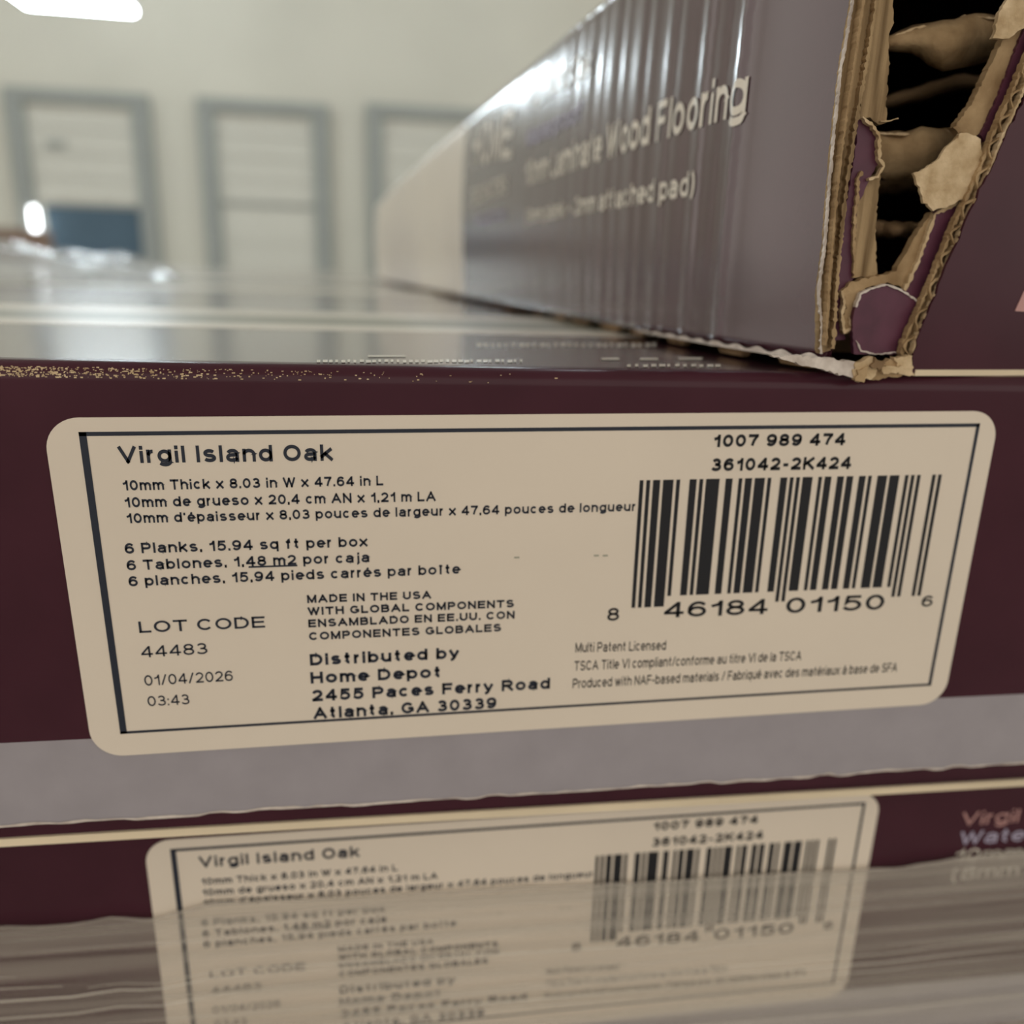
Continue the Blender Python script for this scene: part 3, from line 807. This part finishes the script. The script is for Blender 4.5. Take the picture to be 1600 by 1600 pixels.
def jag(px, amp, n=5):
    out = []
    for a, b in zip(px, px[1:] + px[:1]):
        L = math.hypot(b[0] - a[0], b[1] - a[1]); k = max(1, int(L / n))
        for i in range(k):
            t = i / k; out.append((a[0] + (b[0] - a[0]) * t + random.uniform(-amp, amp), a[1] + (b[1] - a[1]) * t + random.uniform(-amp, amp)))
    return out
def scrap(name, px, off, thick, mt, amp=1.5, n=5, parent=None, lean=0.0):
    """torn piece: outline in the plane `off` behind the front panel, `lean` tips its top backwards"""
    pts = []
    for u, v_ in jag(px, amp, n):
        p = onF(u, v_, off); p = onF(u, v_, off + lean * (p[2] - ZB)); pts.append(p)
    return prism(name, pts, (0, thick, 0), mt, parent or torn)
def Z(pts): return [(1200 + x / 2.5, y / 2.5) for x, y in pts]
def ribbon(name, px, w, off, thick, mt, parent=None, wave=0, wl=10):
    """narrow torn strip following a pixel polyline"""
    P = []
    for a, b in zip(px[:-1], px[1:]):
        L = math.hypot(b[0] - a[0], b[1] - a[1]); k = max(1, int(L / 4))
        for i in range(k): t = i / k; P.append((a[0] + (b[0] - a[0]) * t, a[1] + (b[1] - a[1]) * t))
    P.append(px[-1]); Lp = []; Rp = []; s = 0
    for i, p in enumerate(P):
        q0 = P[max(0, i - 1)]; q1 = P[min(len(P) - 1, i + 1)]
        dx, dy = q1[0] - q0[0], q1[1] - q0[1]; L = math.hypot(dx, dy) or 1; nx, ny = -dy / L, dx / L
        if i: s += math.hypot(p[0] - P[i - 1][0], p[1] - P[i - 1][1])
        o = wave * math.sin(2 * math.pi * s / wl + .6 * math.sin(s * .03)) + random.uniform(-.7, .7); ww = w / 2 * random.uniform(.35, 1.4)
        Lp.append(onF(p[0] + nx * (o + ww), p[1] + ny * (o + ww), off)); Rp.append(onF(p[0] + nx * (o - ww), p[1] + ny * (o - ww), off))
    n = len(P); psh = np.array([0, thick, 0])
    v = Lp + Rp + [q + psh for q in Lp] + [q + psh for q in Rp]; f = []
    for i in range(n - 1):
        f += [(i, i + 1, n + i + 1, n + i), (2 * n + i, 3 * n + i, 3 * n + i + 1, 2 * n + i + 1), (i, 2 * n + i, 2 * n + i + 1, i + 1), (n + i, n + i + 1, 3 * n + i + 1, 3 * n + i)]
    f += [(0, n, 3 * n, 2 * n), (n - 1, 3 * n - 1, 4 * n - 1, 2 * n - 1)]
    return build(name, v, f, mt, parent or torn)

# corrugated edge of the front panel
mid = [(1415, 572), (1421, 536), (1441, 490), (1461, 446), (1482, 394), (1498, 352), (1520, 308), (1541, 260), (1558, 214), (1573, 182), (1589, 146), (1612, 92), (1660, -20), (1700, -110)]
scrap('board_core', [(u - 9, v_) for u, v_ in mid] + [(u + 10, v_) for u, v_ in reversed(mid)], .014, .012, KRAFT_D, 1.6)
ribbon('outer_liner_edge', [(u + 9, v_) for u, v_ in mid], 4, .002, .008, KRAFT_L)
ribbon('flute', mid, 4.0, .005, .01, KRAFT, wave=6.5, wl=47)
ribbon('inner_liner_edge', [(u - 8, v_) for u, v_ in mid], 4.5, .008, .008, KRAFT)
# inner maroon flap behind it
scrap('inner_flap', Z([(530, 1140), (590, 1010), (650, 830), (760, 775), (850, 560), (830, 530), (900, 380), (1000, 110), (1080, -60), (1140, -60), (1000, 330), (880, 620), (800, 780), (700, 980), (600, 1185)]), .022, .006, PURPLE_IN, 1.2)
ribbon('torn_edge', Z([(535, 1135), (590, 1020), (625, 920), (655, 835), (770, 780)]), 5, .020, .006, KRAFT_L)
scrap('inner_board', Z([(495, 1065), (560, 950), (640, 825), (665, 845), (600, 1000), (530, 1135)]), .026, .01, KRAFT, 1.2)
scrap('inner_board', Z([(725, 500), (800, 400), (880, 230), (930, 130), (1010, -30), (1090, -30), (1000, 120), (900, 360), (840, 500), (790, 560)]), .026, .01, KRAFT, 1.5)
t1 = scrap('torn_paper', Z([(570, 680), (640, 640), (700, 575), (760, 515), (830, 540), (835, 620), (825, 700), (790, 760), (720, 800), (650, 825), (610, 790), (590, 730)]), .016, .004, KRAFT_L, 2.0, lean=-.02)
scrap('torn_paper', Z([(690, 590), (760, 515), (815, 540), (800, 610), (730, 640)]), .012, .004, KRAFT, 1.5)
scrap('torn_paper', Z([(930, 0), (1010, -40), (1060, -40), (1000, 110), (940, 150), (880, 150), (900, 60)]), .014, .005, KRAFT_L, 1.5)
# maroon flap at the bottom of the opening
scrap('lower_flap', Z([(335, 1385), (330, 1250), (345, 1190), (370, 1140), (460, 1110), (520, 1130), (600, 1185), (575, 1260), (530, 1330), (520, 1385)]), .018, .006, PURPLE_IN, 1.0)
ribbon('torn_edge', Z([(345, 1200), (362, 1150), (400, 1128), (465, 1112), (520, 1132), (595, 1182)]), 3, .0165, .006, WHITE_TORN)
ribbon('torn_edge', Z([(345, 1330), (365, 1370), (420, 1385), (500, 1375)]), 2.2, .0165, .006, WHITE_TORN)
scrap('inner_board', Z([(290, 1140), (330, 1100), (430, 1078), (505, 1055), (535, 1125), (465, 1105), (380, 1125), (350, 1180), (325, 1240), (330, 1290), (295, 1305), (285, 1250), (310, 1200)]), .024, .01, KRAFT, 1.6)
ribbon('torn_edge', Z([(290, 1135), (300, 1180), (290, 1230), (300, 1300), (325, 1280), (318, 1240)]), 4, .022, .006, KRAFT_L)
# layers beside the side panel
scrap('board_layer', [(1280, 553), (1281, 452), (1291, 380), (1297, 300), (1306, 200), (1316, 110), (1335, 0), (1350, -90), (1395, -90), (1372, 0), (1352, 100), (1338, 190), (1318, 300), (1306, 420), (1297, 548)], .012, .01, KRAFT_V, .8)
ribbon('torn_edge', [(1283, 553), (1284, 500), (1280, 455), (1290, 380), (1296, 300), (1305, 200), (1315, 110), (1334, 0), (1348, -80)], 3.0, .010, .004, WHITE_TORN)
ribbon('board_layer', [(1302, 545), (1309, 430), (1322, 300), (1340, 180), (1358, 80), (1374, -20), (1386, -90)], 6, .004, .02, KRAFT_V)
ribbon('board_layer', [(1291, 540), (1297, 430), (1308, 300), (1323, 180), (1338, 80), (1352, -20), (1364, -90)], 4, .002, .02, KRAFT)
scrap('inner_flap', Z([(245, 1330), (262, 1130), (290, 900), (320, 720), (345, 560), (352, 470), (372, 462), (425, 500), (436, 560), (440, 620), (400, 690), (372, 760), (350, 790), (338, 960), (332, 1090), (290, 1135), (300, 1330)]), .030, .008, PURPLE_IN, 1.2)
ribbon('torn_edge', Z([(370, 458), (410, 490), (435, 530), (436, 620), (455, 650), (430, 690), (395, 700)]), 5, .024, .006, KRAFT_L)
ribbon('torn_edge', Z([(370, 670), (352, 700), (352, 760), (340, 850), (336, 960), (340, 1085)]), 5, .026, .006, KRAFT)
scrap('corner_post', Z([(340, 1085), (338, 960), (352, 780), (375, 720), (400, 700), (440, 680), (430, 760), (420, 900), (425, 1080)]), .034, .02, KRAFT_V, 1.3)
scrap('corner_post', Z([(355, 470), (370, 300), (385, 150), (410, 0), (430, -200), (520, -200), (490, 0), (492, 90), (470, 130), (475, 250), (462, 400), (465, 480), (430, 490), (400, 460)]), .040, .03, KRAFT_V, 1.6)
ribbon('paper_shred', Z([(440, 475), (480, 470), (510, 462)]), 2, .036, .004, KRAFT_L)
# crushed inner flaps seen through the hole: curved strips one above the other
def curved(name, top, bot, off, mt, bulge=.03):
    n = 14; v = []; f = []
    def samp(pl, t):
        xs = [p[0] for p in pl]; x = xs[0] + (xs[-1] - xs[0]) * t; return (x, np.interp(x, xs, [p[1] for p in pl]))
    m2 = 6
    for i in range(n):
        t = i / (n - 1); a = samp(top, t); b = samp(bot, t)
        for j in range(m2):
            s = j / (m2 - 1); u = a[0] + (b[0] - a[0]) * s; w = a[1] + (b[1] - a[1]) * s
            v.append(onF(u, w + 1.2 * math.sin(t * 23 + j), off - bulge * math.sin(math.pi * min(1, s * 1.1)) + .01 * math.sin(t * 9)))
    for i in range(n - 1):
        for j in range(m2 - 1): a = i * m2 + j; f.append((a, a + m2, a + m2 + 1, a + 1))
    o = sheet(name, v, f, mt, torn, True)
    s = o.modifiers.new('thickness', 'SOLIDIFY'); s.thickness = .008 * S; s.offset = 0
    return o
curved('crushed_flap', Z([(440, 165), (500, 140), (580, 108), (700, 92), (740, 88), (770, 62), (880, 72), (960, 60)]), Z([(440, 185), (500, 185), (580, 200), (640, 245), (690, 275), (860, 235), (960, 220)]), .10, KRAFT, .018)
curved('crushed_flap', Z([(430, 395), (600, 345), (740, 300), (860, 310)]), Z([(430, 420), (600, 385), (740, 345), (860, 350)]), .20, KRAFT_D, .014)
curved('crushed_flap', Z([(420, 522), (560, 525), (572, 508), (720, 512), (800, 520)]), Z([(420, 690), (500, 705), (620, 670), (700, 640), (800, 640)]), .10, KRAFT, .014)
curved('crushed_flap', Z([(400, 720), (500, 712), (640, 690)]), Z([(400, 750), (500, 748), (640, 725)]), .18, KRAFT_D, .02)
curved('crushed_flap', Z([(400, 868), (480, 878), (600, 880)]), Z([(400, 915), (480, 922), (600, 915)]), .09, KRAFT_D, .02)
for line_, o_ in (([(440, 163), (500, 140), (580, 108), (700, 92), (740, 88), (770, 62), (880, 72), (930, 64)], .094), ([(425, 522), (560, 525), (572, 508), (720, 512), (760, 516)], .094), ([(405, 868), (480, 878), (590, 880)], .084)):
    ribbon('torn_edge', Z(line_), 3.2, o_, .006, KRAFT_L)
# crushed bottom corner
scrap('torn_liner', [(1205, 556), (1250, 556), (1296, 560), (1340, 567), (1350, 578), (1342, 591), (1318, 587), (1285, 577), (1250, 569)], -.004, .01, WHITE_TORN, 2.0)
for k, (pp, off, mt_) in enumerate((([(1338, 568), (1362, 556), (1372, 566), (1366, 590), (1342, 596), (1332, 584)], -.006, KRAFT_L),
                                    ([(1352, 572), (1390, 562), (1420, 566), (1424, 584), (1392, 590), (1360, 594)], -.001, KRAFT),
                                    ([(1366, 560), (1384, 566), (1378, 578), (1362, 574)], -.010, KRAFT_D),
                                    ([(1378, 574), (1412, 572), (1410, 582), (1380, 584)], -.008, KRAFT_L),
                                    ([(1340, 580), (1356, 574), (1352, 600), (1338, 596)], -.009, KRAFT),
                                    ([(1398, 560), (1424, 556), (1428, 586), (1406, 586)], -.004, KRAFT_L))):
    scrap('crushed_corner', pp, off, .008, mt_, 2.2, 4)
# ragged lower flap under the side panel
v = []; f = []; n = 150
for i in range(n + 1):
    Y = .02 + (YFAR - .05) * (i / n) ** 2.2
    ph = math.sin(Y * 46) + .5 * math.sin(Y * 83 + 1)
    low = ZT + .001 + (.012 if ph < .1 else .003)
    x = Xs(Y) - .002
    v += [(x + .004, Y, ZB + .003), (x + .012, Y, low), (x + .02, Y, low), (x + .02, Y, ZB + .003)]
for i in range(n):
    a, b = 4 * i, 4 * i + 4
    for k in range(4): f.append((a + k, a + (k + 1) % 4, b + (k + 1) % 4, b + k))
build('ragged_flap', v, f, KRAFT_D, torn)
v = []; f = []                       # pale scuffed fold along the bottom of the side, near the ripped corner only
for i in range(n + 1):
    Y = .0 + .42 * i / n; th = .006 * (1 - i / n) + .0012
    x = Xs(Y) - ripple(Y, ZB) - .003
    v += [(x, Y, ZB + th * (.6 + .4 * math.sin(Y * 150))), (x, Y, ZB - .002), (Xs(Y) + .012, Y, ZB - .002)]
for i in range(n): a = 3 * i; f += [(a, a + 1, a + 4, a + 3), (a + 1, a + 2, a + 5, a + 4)]
sheet('torn_edge', v, f, WHITE_TORN, torn)

# ------------------------------------------------------------------ pallet
pz = Z2 - BH
pal = empty('wooden_pallet', ((XL + XR) / 2, 5, FLOORZ), 'wooden pallet under the stacked flooring cartons', 'pallet')
for k in range(9):
    block('deck_board', XL, XR, .05 + k * 1.13, .05 + k * 1.13 + .8, pz - .18, pz, WOOD, pal)
for k in range(3):
    block('stringer', XL + k * (XR - XL - .4) / 2, XL + k * (XR - XL - .4) / 2 + .4, .05, 9.9, FLOORZ + .18, pz - .18, WOOD, pal)
for k in range(4):
    block('base_board', XL, XR, .05 + k * 3.0, .85 + k * 3.0, FLOORZ, FLOORZ + .18, WOOD, pal)
for o in bpy.data.objects:
    if '_b' in o: del o['_b']
